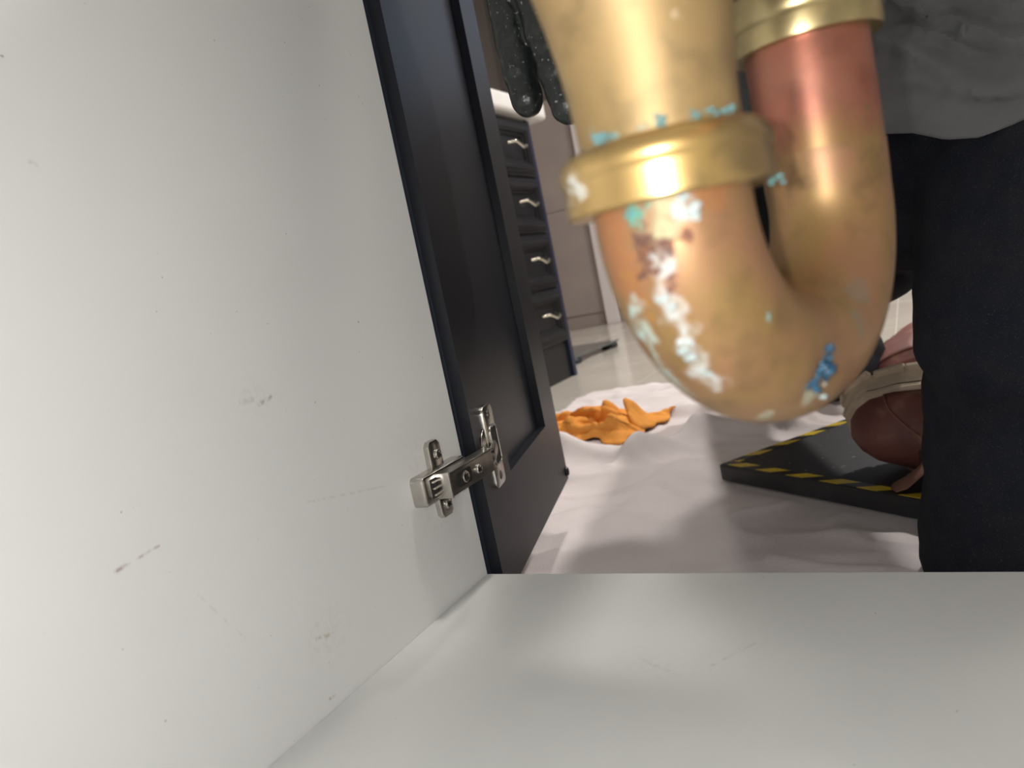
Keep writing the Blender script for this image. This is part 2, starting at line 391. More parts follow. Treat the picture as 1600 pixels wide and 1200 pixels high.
# arm: an open channel
AY0, AY1, AX0, AX1, AW = -.0530, .0075, .0085, .0212, .0083
AYT = .0050
def armf(y): return 0.0
arm = MB()
arm.box((AX1 - .0016, AY0, HZ - AW), (AX1, AY1, HZ + AW), .0007, 2)
arm.box((AX0 + .002, AY0, HZ + AW - .0016), (AX1, AY1 + .003, HZ + AW), .0006, 2)
arm.box((AX0 + .002, AY0, HZ - AW), (AX1, AY1 + .003, HZ - AW + .0016), .0006, 2)
autosmooth(arm.build('hinge_arm', M_NICKELD, hinge))
autosmooth(MB().box((AX1 - .0130, AY0 - .0012, HZ - AW - .0006), (AX1 + .0006, AY0 + .0004, HZ + AW + .0006), .0004, 2).build('arm_lip', M_NICKEL, hinge))
MB().prism(rrect(-.0345, HZ, .0185, .0105, .002), 0, .0003, lambda u, v, h: Vector((AX1 + h, u, v))).build('arm_slot', M_HOLE, hinge)
screw((AX1 + .0002, -.0340, HZ), (1, 0, 0), .0042, .0016, 'adjusting_screw')
screw((AX1, -.0165, HZ), (1, 0, 0), .0036, .0028, 'adjusting_screw')
# cup in the door
CU = .0390
def dl(u, v, h): return DM @ Vector((u, h, v))
flange = []
for (u, v) in rrect(CU + .003, HZ, .0290, .0665, .0055): flange.append((u, v))
autosmooth(MB().prism(flange, 0, .0026, dl, .0007).build('cup_flange', M_NICKEL, hinge))
MB().lathe([(.0176, 0), (.0176, .0009), (.0170, .0014), (.002, .0014)], dl(CU - .009, HZ, .0), 36, DN).build('cup_rim', M_NICKEL, hinge, True)
MB().prism(rrect(CU + .006, HZ, .0190, .0300, .004), .0022, .0029, dl).build('cup_hollow', M_HOLE, hinge)
ring = MB(); pr = rrect(CU + .006, HZ, .0200, .0310, .0045, 5)
ring.tube([dl(u, v, .0031) for u, v in pr + pr[:1]], .0009, 8, False); ring.build('cup_edge', M_NICKEL, hinge, True)
for s in (1, -1): screw(dl(CU + .004, HZ + s * .0252, .0024), DN, .0036, .0009, 'cup_screw', hinge, M_NICKELD)
lk = MB(); lk.tube([(AX1 - .005, AY1 - .006, HZ), (AX1 - .0060, AY1 + .009, HZ), tuple(dl(CU - .004, HZ, .005)), tuple(dl(CU + .003, HZ, .001))], [(.0030, .0068), (.0030, .0060), (.0022, .0055), (.002, .0055)], 16, up=(1, 0, 0))
lk.build('hinge_link', M_NICKELD, hinge, True)
pin = MB(); pin.tube([(AX1 - .0065, AY1 + .0005, HZ - AW - .0015), (AX1 - .0065, AY1 + .0005, HZ + AW + .0015)], .0024, 14); autosmooth(pin.build('pivot_pin', M_NICKEL, hinge))

# worktop and sink above the cabinet
M_STONE = mat('white_worktop', (.75, .74, .72), .25)
top = MB().box((-.05, YF, CZ1), (CX1 + .05, .03, CZ1 + .04), .004).build('worktop', M_STONE, org=(.4, -.28, CZ1))
tag(top, 'white worktop over the open sink cabinet', 'worktop')
sink = empty('sink_basin', (.2605, -.2865, .62), 'white basin hanging under the worktop above the brass trap', 'sink')
MB().lathe([(.025, -.02), (.05, -.018), (.12, .0), (.18, .05), (.2, .079)], (.36, -.2865, .62), 40).build('bowl', M_STONE, sink, True)

# ------------------------------------------------------------------ brass trap
TL = Vector((.2605, -.2865, 0)); TR = Vector((.2873, -.1979, 0)); TE = (TR - TL); RB = TE.length / 2; TE.normalize(); TMID = (TL + TR) / 2
ZB, PR = .2151, .0184
def brass(name, base, alt, rough=.34, metal=.7, patches=()):
    m = mat(name, base, rough, metal); nt = m.node_tree; b = nt.nodes['Principled BSDF']
    geo = N(nt, 'ShaderNodeNewGeometry'); pos = geo.outputs['Position']
    # wobble the lookup so that every stain has a ragged edge
    nz = N(nt, 'ShaderNodeTexNoise'); nz.inputs['Scale'].default_value = 210; nz.inputs['Detail'].default_value = 4; nt.links.new(pos, nz.inputs['Vector'])
    sb = N(nt, 'ShaderNodeVectorMath', operation='SUBTRACT'); nt.links.new(nz.outputs['Color'], sb.inputs[0]); sb.inputs[1].default_value = (.5, .5, .5)
    sc = N(nt, 'ShaderNodeVectorMath', operation='SCALE'); nt.links.new(sb.outputs[0], sc.inputs[0]); sc.inputs['Scale'].default_value = .012
    ad = N(nt, 'ShaderNodeVectorMath', operation='ADD'); nt.links.new(pos, ad.inputs[0]); nt.links.new(sc.outputs[0], ad.inputs[1]); vec = ad.outputs[0]
    c = mixc(nt, noise_mask(nt, pos, 55, .36, .66, 5), base, alt)
    c = mixc(nt, math_(nt, 'MULTIPLY', noise_mask(nt, pos, 95, .50, .72, 6), .55), c, tuple(x * q for x, q in zip(base, (.42, .45, .5))))
    c = mixc(nt, math_(nt, 'MULTIPLY', noise_mask(nt, pos, 38, .55, .7, 3), .45), c, tuple(min(1, x * q) for x, q in zip(alt, (1.25, 1.3, 1.35))))
    crust = None
    for pts, rad, colr, k, hard in patches:
        ms = smax(nt, [patch(nt, vec, p, rad, .45) if len(p) == 3 else segment(nt, vec, p[:3], p[3:], rad) for p in pts])
        ms = math_(nt, 'MULTIPLY', ms, k, clamp=True)
        c = mixc(nt, ms, c, colr)
        if hard: crust = ms if crust is None else math_(nt, 'MAXIMUM', crust, ms)
    nt.links.new(c, b.inputs['Base Color'])
    if crust is not None:
        inv = math_(nt, 'SUBTRACT', 1, crust); nt.links.new(math_(nt, 'MULTIPLY', inv, metal), b.inputs['Metallic'])
        nt.links.new(math_(nt, 'ADD', math_(nt, 'MULTIPLY', crust, .35), rough), b.inputs['Roughness'])
        bp = N(nt, 'ShaderNodeBump'); bp.inputs['Strength'].default_value = .35; bp.inputs['Distance'].default_value = .0012
        n3 = N(nt, 'ShaderNodeTexNoise'); n3.inputs['Scale'].default_value = 420; nt.links.new(pos, n3.inputs['Vector'])
        nt.links.new(math_(nt, 'MULTIPLY', crust, n3.outputs[0]), bp.inputs['Height']); nt.links.new(bp.outputs[0], b.inputs['Normal'])
    return m
WHITE = (.40, .42, .41); VERD = (.11, .27, .26); BROWN = (.075, .032, .022); RUST = (.36, .15, .06); BLUE = (.003, .10, .17); DGREEN = (.06, .22, .17); CREAM = (.34, .31, .18)
BR1, BR2 = (.27, .165, .062), (.30, .155, .08)
M_BEND = brass('tarnished_brass_bend', BR1, BR2, .46, .55, patches=[
    ([(.2486, -.3007, .2161), (.2504, -.3002, .2025), (.2500, -.300, .209)], .0075, RUST, .75, False),
    ([(.2728, -.3003, .2175)], .006, RUST, .6, False),
    ([(.2599, -.3022, .1981, .2622, -.2981, .1885), (.2622, -.2981, .1885, .2616, -.2924, .1801), (.2616, -.2924, .1801, .2646, -.2867, .1740), (.2613, -.3043, .2064, .2599, -.3022, .1981)], .0034, WHITE, .8, True),
    ([(.2509, -.2983, .1963, .2508, -.2946, .1897), (.2508, -.2946, .1897, .2532, -.2858, .1776), (.2532, -.2858, .1776, .262, -.275, .168)], .0030, (.30, .40, .37), .95, True),
    ([(.2520, -.3005, .2050, .2560, -.2990, .190)], .0016, (.40, .20, .05), .9, False),
    ([(.2641, -.3047, .2168), (.2630, -.3047, .2125)], .0040, CREAM, .95, True),
    ([(.2675, -.3035, .2150)], .0030, WHITE, .9, True),
    ([(.2568, -.3046, .2164)], .0035, DGREEN, .95, True),
    ([(.2575, -.3047, .2110), (.2577, -.3041, .2064), (.2612, -.3040, .2085)], .0036, BROWN, .95, True),
    ([(.2622, -.3032, .2013, .2622, -.3030, .1985), (.2652, -.3035, .2100, .2632, -.304, .2088)], .0020, (.13, .045, .025), 1, True),
    ([(.2786, -.2878, .1884)], .0022, VERD, .9, True),
    ([(.2867, -.2635, .1747, .2844, -.2669, .1710), (.2844, -.2669, .1710, .2816, -.2678, .1674)], .0021, BLUE, 1, True),
    ([(.2932, -.2398, .1787), (.294, -.232, .186)], .005, (.20, .20, .16), .45, False),
    ([(.2714, -.2693, .1628), (.280, -.265, .1650)], .0040, (.28, .28, .21), .8, True)])
M_NUT = brass('polished_brass_nut', (.50, .33, .12), (.42, .28, .12), .28, .85, patches=[
    ([(.2450, -.3040, .2260), (.2462, -.3064, .2238), (.2440, -.301, .2215)], .0035, WHITE, .8, True),
    ([(.2774, -.2941, .2190), (.279, -.293, .2232)], .0028, WHITE, .75, True),
    ([(.2815, -.2985, .2265), (.2835, -.292, .224), (.2845, -.285, .227)], .0105, (.13, .10, .065), .5, False),
    ([(.2835, -.285, .2190)], .0030, VERD, .9, True)])
M_NUT2 = brass('dull_brass_nut', (.42, .33, .16), (.34, .27, .14), .3, .85)
M_ELBOW = brass('tan_brass_inlet', (.27, .18, .075), (.30, .20, .09), .54, .5, patches=[
    ([(.2663, -.3070, .2345)], .0026, (.17, .33, .37), .9, True), ([(.2545, -.3060, .2340, .2500, -.303, .2332)], .0026, VERD, .95, True),
    ([(.2720, -.3040, .2335, .2800, -.296, .2320)], .0020, VERD, .9, True), ([(.262, -.307, .2345)], .0025, (.30, .33, .25), .8, True),
    ([(.2740, -.3030, .262, .2745, -.3030, .252)], .0014, (.75, .62, .45), .6, False)])
M_COPPER = brass('rosy_copper', (.30, .12, .078), (.26, .085, .052), .42, .6, patches=[([(.3015, -.2085, .2370)], .0016, (.18, .12, .06), .9, False)])
_nt = M_COPPER.node_tree; _b = _nt.nodes['Principled BSDF']; _s = _b.inputs['Base Color'].links[0].from_socket
_g = N(_nt, 'ShaderNodeNewGeometry'); _x = N(_nt, 'ShaderNodeSeparateXYZ'); _nt.links.new(_g.outputs['Position'], _x.inputs[0])
_z = math_(_nt, 'ADD', _x.outputs[2], math_(_nt, 'MULTIPLY', noise_mask(_nt, _g.outputs['Position'], 70, .3, .7), .010))
_m = N(_nt, 'ShaderNodeMapRange'); _m.inputs[1].default_value = .246; _m.inputs[2].default_value = .231; _nt.links.new(_z, _m.inputs[0])
_nt.links.new(mixc(_nt, math_(_nt, 'MULTIPLY', _m.outputs[0], .85), _s, BR1), _b.inputs['Base Color'])
trap = empty('drain_trap', (.2739, -.2422, .155), 'corroded brass drain trap with slip nuts and copper outlet under the sink', 'drain trap')
pts = [TL + Vector((0, 0, ZB + .012)), TL + Vector((0, 0, ZB + .004))]
for i in range(41):
    a = math.pi + math.pi * i / 40; pts.append(TMID + TE * (RB * math.cos(a)) + Vector((0, 0, ZB + RB * .9 * math.sin(a))))
pts += [TR + Vector((0, 0, ZB + .005)), TR + Vector((0, 0, .2285))]
mb = MB(); mb.tube(pts, [PR] * 2 + [PR + .0004 * math.sin(math.pi * i / 40) for i in range(41)] + [PR + .0002, PR + .0003], 64, True, up=(TE.y, -TE.x, 0))
bend = mb.build('u_bend', M_BEND, trap); autosmooth(bend)
# copper outlet: straight, then turning back to the wall above the frame
o = MB().lathe([(PR - .0006, .2280), (PR + .0001, .2284), (PR + .0001, .266)], TR, 56).build('copper_tube', M_COPPER, trap); autosmooth(o)
o = MB().lathe([(.0196, .2606), (.0222, .2608), (.0226, .2625), (.0226, .2668), (.0232, .2672), (.0238, .2685), (.0238, .2745), (.0226, .2765), (.0196, .277)], TR, 56, facet=None).build('slip_nut', M_NUT2, trap); autosmooth(o)
arm_pts = [(TR.x, TR.y, .266), (TR.x, TR.y, .30), (.292, -.204, .322), (.308, -.226, .338), (.335, -.262, .342), (.40, -.36, .342), (.42, -.44, .342), (.42, -.56, .342)]
o = MB().tube(arm_pts, .0178, 40).build('wall_tube', M_COPPER, trap, True)
# inlet on the near side: a belling body that rises to the basin
o = MB().lathe([(.0182, .2290), (.0186, .2330), (.0188, .2390), (.0193, .2460), (.0202, .2540), (.0217, .2630), (.0240, .2740), (.0262, .2850), (.0272, .296), (.0272, .330), (.024, .338), (.0165, .342), (.0165, .604)], TL, 64).build('inlet_body', M_ELBOW, trap); autosmooth(o)
def nutfacet(a): return 1.0
# slip nut: skirt below, rounded shoulder above
o = MB().lathe([(.0186, .2182), (.0236, .2182), (.0243, .2188), (.0244, .2200), (.0241, .2252), (.0243, .2260), (.0248, .2268), (.0248, .2288), (.0240, .2308), (.0222, .2322), (.0186, .2326)], TL, 72).build('slip_nut', M_NUT, trap); autosmooth(o, 40)
# crystalline deposits standing proud of the metal
def crust(name, spots, m, rs):
    mb = MB(); rnd = random.Random(3)
    for p, r in spots:
        for k in range(rs):
            q = Vector(p) + Vector((rnd.uniform(-1, 1), rnd.uniform(-.4, .4), rnd.uniform(-1, 1))) * r * 1.1
            rr = r * rnd.uniform(.25, .55); n0 = len(mb.v); mb.ball(q, rr, 1.3, .7, .8, 14, 10)
            for i in range(n0, len(mb.v)):
                v = Vector(mb.v[i]); mb.v[i] = tuple(v + (v - q) * .45 * noise.noise(v * 900))
    return tag(mb.build(name, m, trap, True), kind='stuff')
M_BLUEC = mat('blue_copper_salt', (.0, .075, .14), .3, tint=(.002, .016, .04), vscale=500, bump=.3, bscale=800)
M_WHITEC = mat('white_lime_crust', (.42, .44, .43), .7, tint=(.26, .33, .32), vscale=350, bump=.5, bscale=900)
M_BROWNC = mat('dark_brown_crust', (.07, .03, .025), .4, tint=(.22, .09, .04), vscale=400, bump=.5, bscale=900)
M_GREENC = mat('verdigris_crust', (.06, .17, .165), .6, tint=(.11, .24, .26), vscale=400, bump=.5, bscale=900)
crust('blue_deposit', [((.2865, -.2640, .1747), .0016), ((.2846, -.2668, .1713), .0027), ((.2822, -.2680, .1680), .0018)], M_BLUEC, 20)
crust('lime_deposit', [((.2610, -.2965, .1850), .0022), ((.2620, -.2915, .1795), .0022), ((.2640, -.2875, .1752), .002), ((.2688, -.3032, .2150), .0022), ((.2595, -.3018, .1960), .0018), ((.2826, -.2623, .1650), .0018)], M_WHITEC, 9)
crust('brown_deposit', [((.2578, -.3042, .2075), .0018), ((.2622, -.3036, .2085), .0014), ((.2575, -.3038, .2035), .0016)], M_BROWNC, 9)
crust('verdigris_deposit', [((.2663, -.3058, .2336), .0012), ((.2520, -.3046, .2336), .0012), ((.2545, -.3052, .2336), .0010), ((.2730, -.3030, .2332), .0009), ((.2760, -.3008, .2330), .0011), ((.2785, -.297, .2328), .0010), ((.2840, -.2838, .2182), .0012), ((.2568, -.3042, .2168), .0012)], M_GREENC, 9)

# ------------------------------------------------------------------ vanity across the room
M_NAVY = mat('navy_lacquer', (.012, .02, .05), .35); M_BLACKL = mat('black_lacquer', (.012, .012, .015), .4, spec=.35)
M_CHROME = mat('brushed_handle', (.62, .58, .5), .22, metal=1.)
VX, VY1, VY0 = -.651, 1.735, .80
van = empty('vanity', (-1.03, 1.27, ZF), 'navy and black vanity with moulded drawers and white top behind the open door', 'vanity')
MB().box((-1.26, VY0, ZF), (VX - .012, VY1, .685), .002).build('body', M_NAVY, van)
MB().box((VX - .013, 1.712, ZF), (VX, VY1, .685), .002).build('stile', M_NAVY, van)
MB().box((VX - .013, 1.44, ZF), (VX, 1.462, .685), .002).build('stile', M_NAVY, van)
MB().box((VX - .013, 1.462, ZF), (VX - .010, 1.712, .012)).build('plinth', M_BLACKL, van)
MB().box((-1.27, VY0 - .03, .687), (VX + .03, VY1 + .075, .742), .012, 3).build('vanity_top', M_STONE, van)
def moulded(y0, y1, z0, z1, name, parent):
    prof = [(0, -.012), (0, .0), (.004, .004), (.010, .004), (.012, .008), (.020, .008), (.023, .013), (.032, .013), (.035, .009), (.040, .009), (.043, .002), (.050, .002), (.053, -.004)]
    vs = []; fs = []
    for ins, h in prof:
        vs += [(VX + h, y0 + ins, z0 + ins * .9), (VX + h, y1 - ins, z0 + ins * .9), (VX + h, y1 - ins, z1 - ins * .9), (VX + h, y0 + ins, z1 - ins * .9)]
    k = len(prof)
    for i in range(k - 1):
        for j in range(4): fs.append((i * 4 + j, i * 4 + (j + 1) % 4, (i + 1) * 4 + (j + 1) % 4, (i + 1) * 4 + j))
    fs += [(3, 2, 1, 0), tuple((k - 1) * 4 + j for j in range(4))]
    return MB().add(vs, fs).build(name, M_BLACKL, parent)
zs = [.680, .513, .346, .180, .015]
for z1, z0 in zip(zs[:-1], zs[1:]):
    d = moulded(1.464, 1.710, z0 + .002, z1 - .002, 'drawer', van)
    zc = (z0 + z1) / 2 + .004; hp = []
    for i in range(25):
        t = i / 24; y = 1.542 + .105 * t
        x = VX + .004 + .022 * min(1, math.sin(math.pi * t) * 2.2); hp.append((x, y, zc + np.interp(t, [0, .15, .35, .6, .8, 1], [.004, .006, .001, -.008, -.005, .007])))
    MB().tube(hp, [.0036 + .0012 * math.sin(math.pi * i / 24) for i in range(25)], 12).build('handle', M_CHROME, d, True)
d = moulded(VY0 + .02, 1.438, .015, .68, 'cupboard_door', van)
MB().tube([(VX + .004, 1.40, .30), (VX + .026, 1.40, .32), (VX + .026, 1.40, .40), (VX + .004, 1.40, .42)], .0045, 12).build('handle', M_CHROME, d, True)

# flat glass scale on the tiles beyond the vanity
M_GLASS = mat('smoked_glass', (.10, .12, .12), .06, spec=.8, coat=.5)
M_DARKPL = mat('dark_plastic', (.012, .02, .025), .35)
gs = empty('bathroom_scale', (-.875, 2.19, ZF), 'flat dark glass scale on the cream tiles beyond the vanity', 'scale')
SM = Matrix.Translation((-.875, 2.19, 0)) @ Matrix.Rotation(math.radians(-4), 4, 'Z')
MB().box((-.15, -.20, ZF + .020), (.13, .20, ZF + .027), .003, 2, SM).build('glass_plate', M_GLASS, gs)
for sx, sy in ((.105, -.17), (.10, .165), (-.12, -.17), (-.12, .165)):
    MB().lathe([(.030, 0), (.033, .004), (.033, .016), (.028, .020)], SM @ Vector((sx, sy, ZF)), 24).build('foot', M_DARKPL, gs, True)

# ------------------------------------------------------------------ drop cloth
RIDGES = [((-.34, .73), (-.264, .726), .030, .016), ((-.264, .726), (-.095, .635), .030, .020), ((-.095, .635), (-.021, .725), .028, .022), ((-.021, .725), (.071, .79), .028, .024), ((.071, .79), (.13, .80), .03, .018),
          ((-.13, .937), (.014, .941), .020, .015), ((-.137, .334), (-.049, .477), .022, .007), ((-.04, .348), (-.007, .60), .025, .008), ((-.3, .50), (-.1, .56), .03, .008),
          ((.038, .868), (.161, .884), .012, .020), ((.072, .781), (.166, .83), .011, .016), ((.117, .75), (.146, .939), .012, .018), ((.06, .91), (.10, .76), .011, .016),
          ((-.304, 1.13), (-.235, 1.15), .03, .010), ((-.2, 1.22), (.1, 1.15), .03, .010), ((-.35, .35), (-.2, .45), .04, .008), ((-.25, .12), (.0, .27), .04, .007), ((.05, .08), (.2, .25), .04, .006)]
def clothz(x, y):
    z = .0025 + .0022 * (1 + noise.noise(Vector((x * 5, y * 7, 1)))) + .0016 * abs(noise.noise(Vector((x * 16, y * 22, 4)))) + .010 * max(0, .16 - abs(noise.noise(Vector((x * 3 + y * 2, y * 6 - x * 2, 14))))) / .16 * (.5 + .5 * noise.noise(Vector((x * 4, y * 4, 21)))) + .004 * max(0, .12 - abs(noise.noise(Vector((x * 7 - y * 5, y * 11 + x * 3, 31))))) / .12
    mx, my = x - .055, y - .507
    s, t = mx * .7986 - my * .6018, mx * .6018 + my * .7986       # flat under the mat
    k = min(1, max(0, max(-.012 - s, -.012 - t, 0) / .03))
    if s > .80 or t > .47: k = 1
    for (ax, ay), (bx, by), w_, h in RIDGES:
        dx, dy = bx - ax, by - ay; q = ((x - ax) * dx + (y - ay) * dy) / (dx * dx + dy * dy); qc = min(1, max(0, q))
        d = math.hypot(x - ax - qc * dx, y - ay - qc * dy) + .006 * noise.noise(Vector((x * 12, y * 12, 9)))
        z += h * math.exp(-(d / w_) ** 2) * k
    return ZF + (z if k > 0 else .0035)
M_CLOTH = mat('canvas_drop_cloth', (.76, .70, .70), .85, tint=(.64, .59, .585), vscale=7, bump=.25, bscale=420, spec=.2)
mb = MB(); nx, ny = 200, 220; X0, X1, Y0, Y1 = -.44, 1.15, -.055, 1.33
vs = []
for j in range(ny + 1):
    for i in range(nx + 1):
        u, v = i / nx, j / ny
        x = X0 + (X1 - X0) * u + .012 * noise.noise(Vector((0, v * 4, 3))) * (1 - u); y = Y0 + (Y1 - Y0) * v + .012 * noise.noise(Vector((u * 5, 0, 7))) * v + .00 * u
        vs.append((x, y, clothz(x, y)))
mb.add(vs, [(j * (nx + 1) + i, j * (nx + 1) + i + 1, (j + 1) * (nx + 1) + i + 1, (j + 1) * (nx + 1) + i) for j in range(ny) for i in range(nx)])
cl = mb.build('drop_cloth', M_CLOTH, None, True, org=(.2, .6, ZF)); tag(cl, 'wrinkled off-white canvas drop cloth spread over the tiles', 'drop cloth')
sol = cl.modifiers.new('thick', 'SOLIDIFY'); sol.thickness = .0018; sol.offset = 1

# ------------------------------------------------------------------ orange rag
M_RAG = mat('orange_microfibre', (.85, .36, .08), .95, var=.12, vscale=25, bump=.9, bscale=650, spec=.1)
mb = MB(); nx, ny = 90, 60; vs = []
ra = math.radians(-14); cx_, cy_ = -.262, .862
FOLDS = [(-.09, -.05, .0, .05, .017, .014), (-.03, -.07, .03, .04, .015, .016), (.03, .05, .10, -.03, .016, .017), (-.11, .03, -.05, .05, .016, .014), (.0, -.05, .09, -.05, .013, .013), (-.12, -.03, -.08, -.05, .018, .012), (-.04, .02, .05, .0, .012, .016), (.085, .04, .118, .0, .012, .036)]
for j in range(ny + 1):
    for i in range(nx + 1):
        u, v = i / nx - .5, j / ny - .5
        x = u * .255 + .018 * noise.noise(Vector((u * 6, v * 6, 1))) ; y = v * .175 + .022 * noise.noise(Vector((u * 5, v * 5, 5)))
        z = .006 + .010 * abs(noise.noise(Vector((u * 7, v * 6, 2)))) + .007 * abs(noise.noise(Vector((u * 17, v * 15, 3))))
        for ax, ay, bx, by, w_, h in FOLDS:
            dx, dy = bx - ax, by - ay; q = min(1, max(0, ((x - ax) * dx + (y - ay) * dy) / (dx * dx + dy * dy))); d = math.hypot(x - ax - q * dx, y - ay - q * dy)
            g = math.exp(-(d / w_) ** 2); z += h * g
            side = ((x - ax) * dy - (y - ay) * dx) / math.hypot(dx, dy); x += .5 * h * g * dy / math.hypot(dx, dy) * .9; y -= .5 * h * g * dx / math.hypot(dx, dy) * .9 + .012 * g
        edge = min(.5 - abs(u), (.5 - abs(v))); z *= min(1, .22 + edge * 9)
        X = cx_ + x * math.cos(ra) - y * math.sin(ra); Y = cy_ + x * math.sin(ra) + y * math.cos(ra)
        vs.append((X, Y, max(clothz(X, Y), ZF + .004) + z * 1.2 + .001))
mb.add(vs, [(j * (nx + 1) + i, j * (nx + 1) + i + 1, (j + 1) * (nx + 1) + i + 1, (j + 1) * (nx + 1) + i) for j in range(ny) for i in range(nx)])
rag = mb.build('cleaning_rag', M_RAG, None, True, org=(-.262, .862, ZF)); tag(rag, 'crumpled orange cleaning rag on the drop cloth', 'rag')
sol = rag.modifiers.new('thick', 'SOLIDIFY'); sol.thickness = .0035; sol.offset = 1

# ------------------------------------------------------------------ kneeling mat with hazard tape
MA = math.radians(-37)
MM = Matrix.Translation((.055, .507, 0)) @ Matrix.Rotation(MA, 4, 'Z')
MZ0, MZ1 = ZF + .0055, ZF + .0275
MWID, MDEP = .78, .46
mt = empty('kneeling_mat', (.55, .35, ZF), 'black foam kneeling mat edged with black and yellow hazard tape', 'mat')
M_FOAM = mat('black_foam', (.022, .022, .024), .55, var=.25, vscale=30, bump=.15, bscale=300)
def specks(m, scale, lo, hi, colr, k):
    nt = m.node_tree; b = nt.nodes['Principled BSDF']; s = b.inputs['Base Color'].links[0].from_socket
    geo = N(nt, 'ShaderNodeNewGeometry'); nt.links.new(mixc(nt, math_(nt, 'MULTIPLY', noise_mask(nt, geo.outputs['Position'], scale, lo, hi, 2), k), s, colr), b.inputs['Base Color'])
specks(M_FOAM, 160, .72, .76, (.5, .5, .5), .7)
foam = MB().box((0, 0, MZ0), (MWID, MDEP, MZ1), .003, 2, MM).build('foam_pad', M_FOAM, mt)
def hazard(name, along, ox=0):
    m = mat(name, (.01, .01, .01), .35); nt = m.node_tree; b = nt.nodes['Principled BSDF']
    geo = N(nt, 'ShaderNodeNewGeometry'); d = N(nt, 'ShaderNodeVectorMath', operation='DOT_PRODUCT'); nt.links.new(geo.outputs['Position'], d.inputs[0]); d.inputs[1].default_value = along
    f = math_(nt, 'FRACT', math_(nt, 'ADD', math_(nt, 'DIVIDE', d.outputs['Value'], .050), ox)); st = math_(nt, 'GREATER_THAN', f, .48)
    wear = noise_mask(nt, geo.outputs['Position'], 80, .3, .6)
    nt.links.new(mixc(nt, st, (.012, .012, .012), mixc(nt, wear, (.60, .43, .06), (.78, .56, .03))), b.inputs['Base Color']); return m
f_ = Vector((math.cos(MA), math.sin(MA), 0)); g_ = Vector((-math.sin(MA), math.cos(MA), 0))
M_HZF = hazard('hazard_tape_front', f_ - g_ * 1.2); M_HZL = hazard('hazard_tape_left', g_ - f_ * .9, .3)
TW = .015
for a, b, m in (((.004, .003, 0), (MWID - .004, .003 + TW, 0), M_HZF), ((.004, MDEP - .003 - TW, 0), (MWID - .004, MDEP - .003, 0), M_HZF), ((.003, .003 + TW, 0), (.003 + TW, MDEP - .003 - TW, 0), M_HZL), ((MWID - .003 - TW, .003 + TW, 0), (MWID - .003, MDEP - .003 - TW, 0), M_HZL)):
    MB().box((a[0], a[1], MZ1 - .0002), (b[0], b[1], MZ1 + .0005), 0, 1, MM).build('hazard_tape', m, mt)

# ------------------------------------------------------------------ the kneeling person
M_SKIN = mat('skin', (.50, .30, .22), .5, var=.06, vscale=20)
M_HAIR = mat('dark_hair', (.03, .02, .015), .5, bump=.6, bscale=300)
M_JEAN = mat('dark_denim', (.012, .014, .022), .85, tint=(.020, .021, .027), vscale=45, bump=.7, bscale=1100, spec=.2)
specks(M_JEAN, 900, .60, .74, (.055, .057, .066), .8)
M_SHIRT = mat('grey_jersey', (.15, .15, .152), .9, tint=(.12, .12, .122), vscale=30, bump=.4, bscale=1300, spec=.2)
M_GLOVE = mat('black_nitrile', (.010, .012, .012), .30, tint=(.018, .022, .021), vscale=60, bump=.25, bscale=350)
specks(M_GLOVE, 420, .66, .74, (.42, .45, .44), .55)
M_LEATH = mat('oxblood_leather', (.19, .062, .05), .58, tint=(.105, .034, .028), vscale=22, bump=.3, bscale=350)
specks(M_LEATH, 34, .56, .74, (.33, .19, .11), .6)
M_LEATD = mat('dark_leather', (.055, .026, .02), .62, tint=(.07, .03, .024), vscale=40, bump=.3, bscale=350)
M_SOLE = mat('worn_cream_rubber', (.78, .64, .48), .7, tint=(.62, .50, .36), vscale=60, bump=.4, bscale=300)
M_WELT = mat('dark_welt', (.12, .095, .07), .7)
M_LACE = mat('brown_lace', (.23, .11, .075), .8)
M_EYE = mat('eye_white', (.75, .73, .7), .2); M_IRIS = mat('eye_iris', (.05, .03, .02), .15); M_LIP = mat('lips', (.38, .15, .13), .45)

person = empty('person', (.42, .42, ZF), 'person in grey shirt and dark jeans kneeling at the open cabinet, black glove reaching in', 'person')
HIPL, HIPR = Vector((.435, .335, .225)), Vector((.245, .44, .225))
KNEA, ANKA = Vector((.378, .200, -.010)), Vector((.47, .64, -.015))
KNEB, ANKB = Vector((.045, .92, .115)), Vector((.205, .975, -.040))
PEL = Vector((.345, .39, .250)); CHE = Vector((.345, .315, .50)); NEC = Vector((.335, .215, .675)); HEAD = Vector((.33, .145, .80))
SHR, SHL = Vector((.165, .235, .615)), Vector((.515, .25, .615))
ELR, WRR = Vector((.10, .260, .42)), Vector((.150, .0, .480))
ELL, WRL = Vector((.64, .26, .38)), Vector((.60, .15, .21))
body = blobmesh([
    [(PEL, .095), (CHE.lerp(PEL, .5), .10), (CHE, .115), (NEC, .058), (HEAD - Vector((0, -.01, .05)), .058)],
    [(SHR, .06), (ELR, .040), (WRR, .027)], [(SHL, .06), (ELL, .040), (WRL, .027)], [(CHE + Vector((0, 0, .07)), .09), (SHR, .06)], [(CHE + Vector((0, 0, .07)), .09), (SHL, .06)],
    [(HIPL, .075), (KNEA, .05), (ANKA, .038)], [(HIPR, .075), (KNEB, .05), (ANKB, .036)]], .009, 5,
    balls=[(HEAD, .1, .74, .92, 1.12), (HEAD + Vector((0, -.03, -.055)), .055, .95, .95, .9), (HEAD + Vector((0, -.094, -.012)), .016, .7, 1.1, 1.3),
           (HEAD + Vector((.074, .005, -.01)), .022, .35, .8, 1.3), (HEAD + Vector((-.074, .005, -.01)), .022, .35, .8, 1.3)])
link('body', body, M_SKIN, person, True)
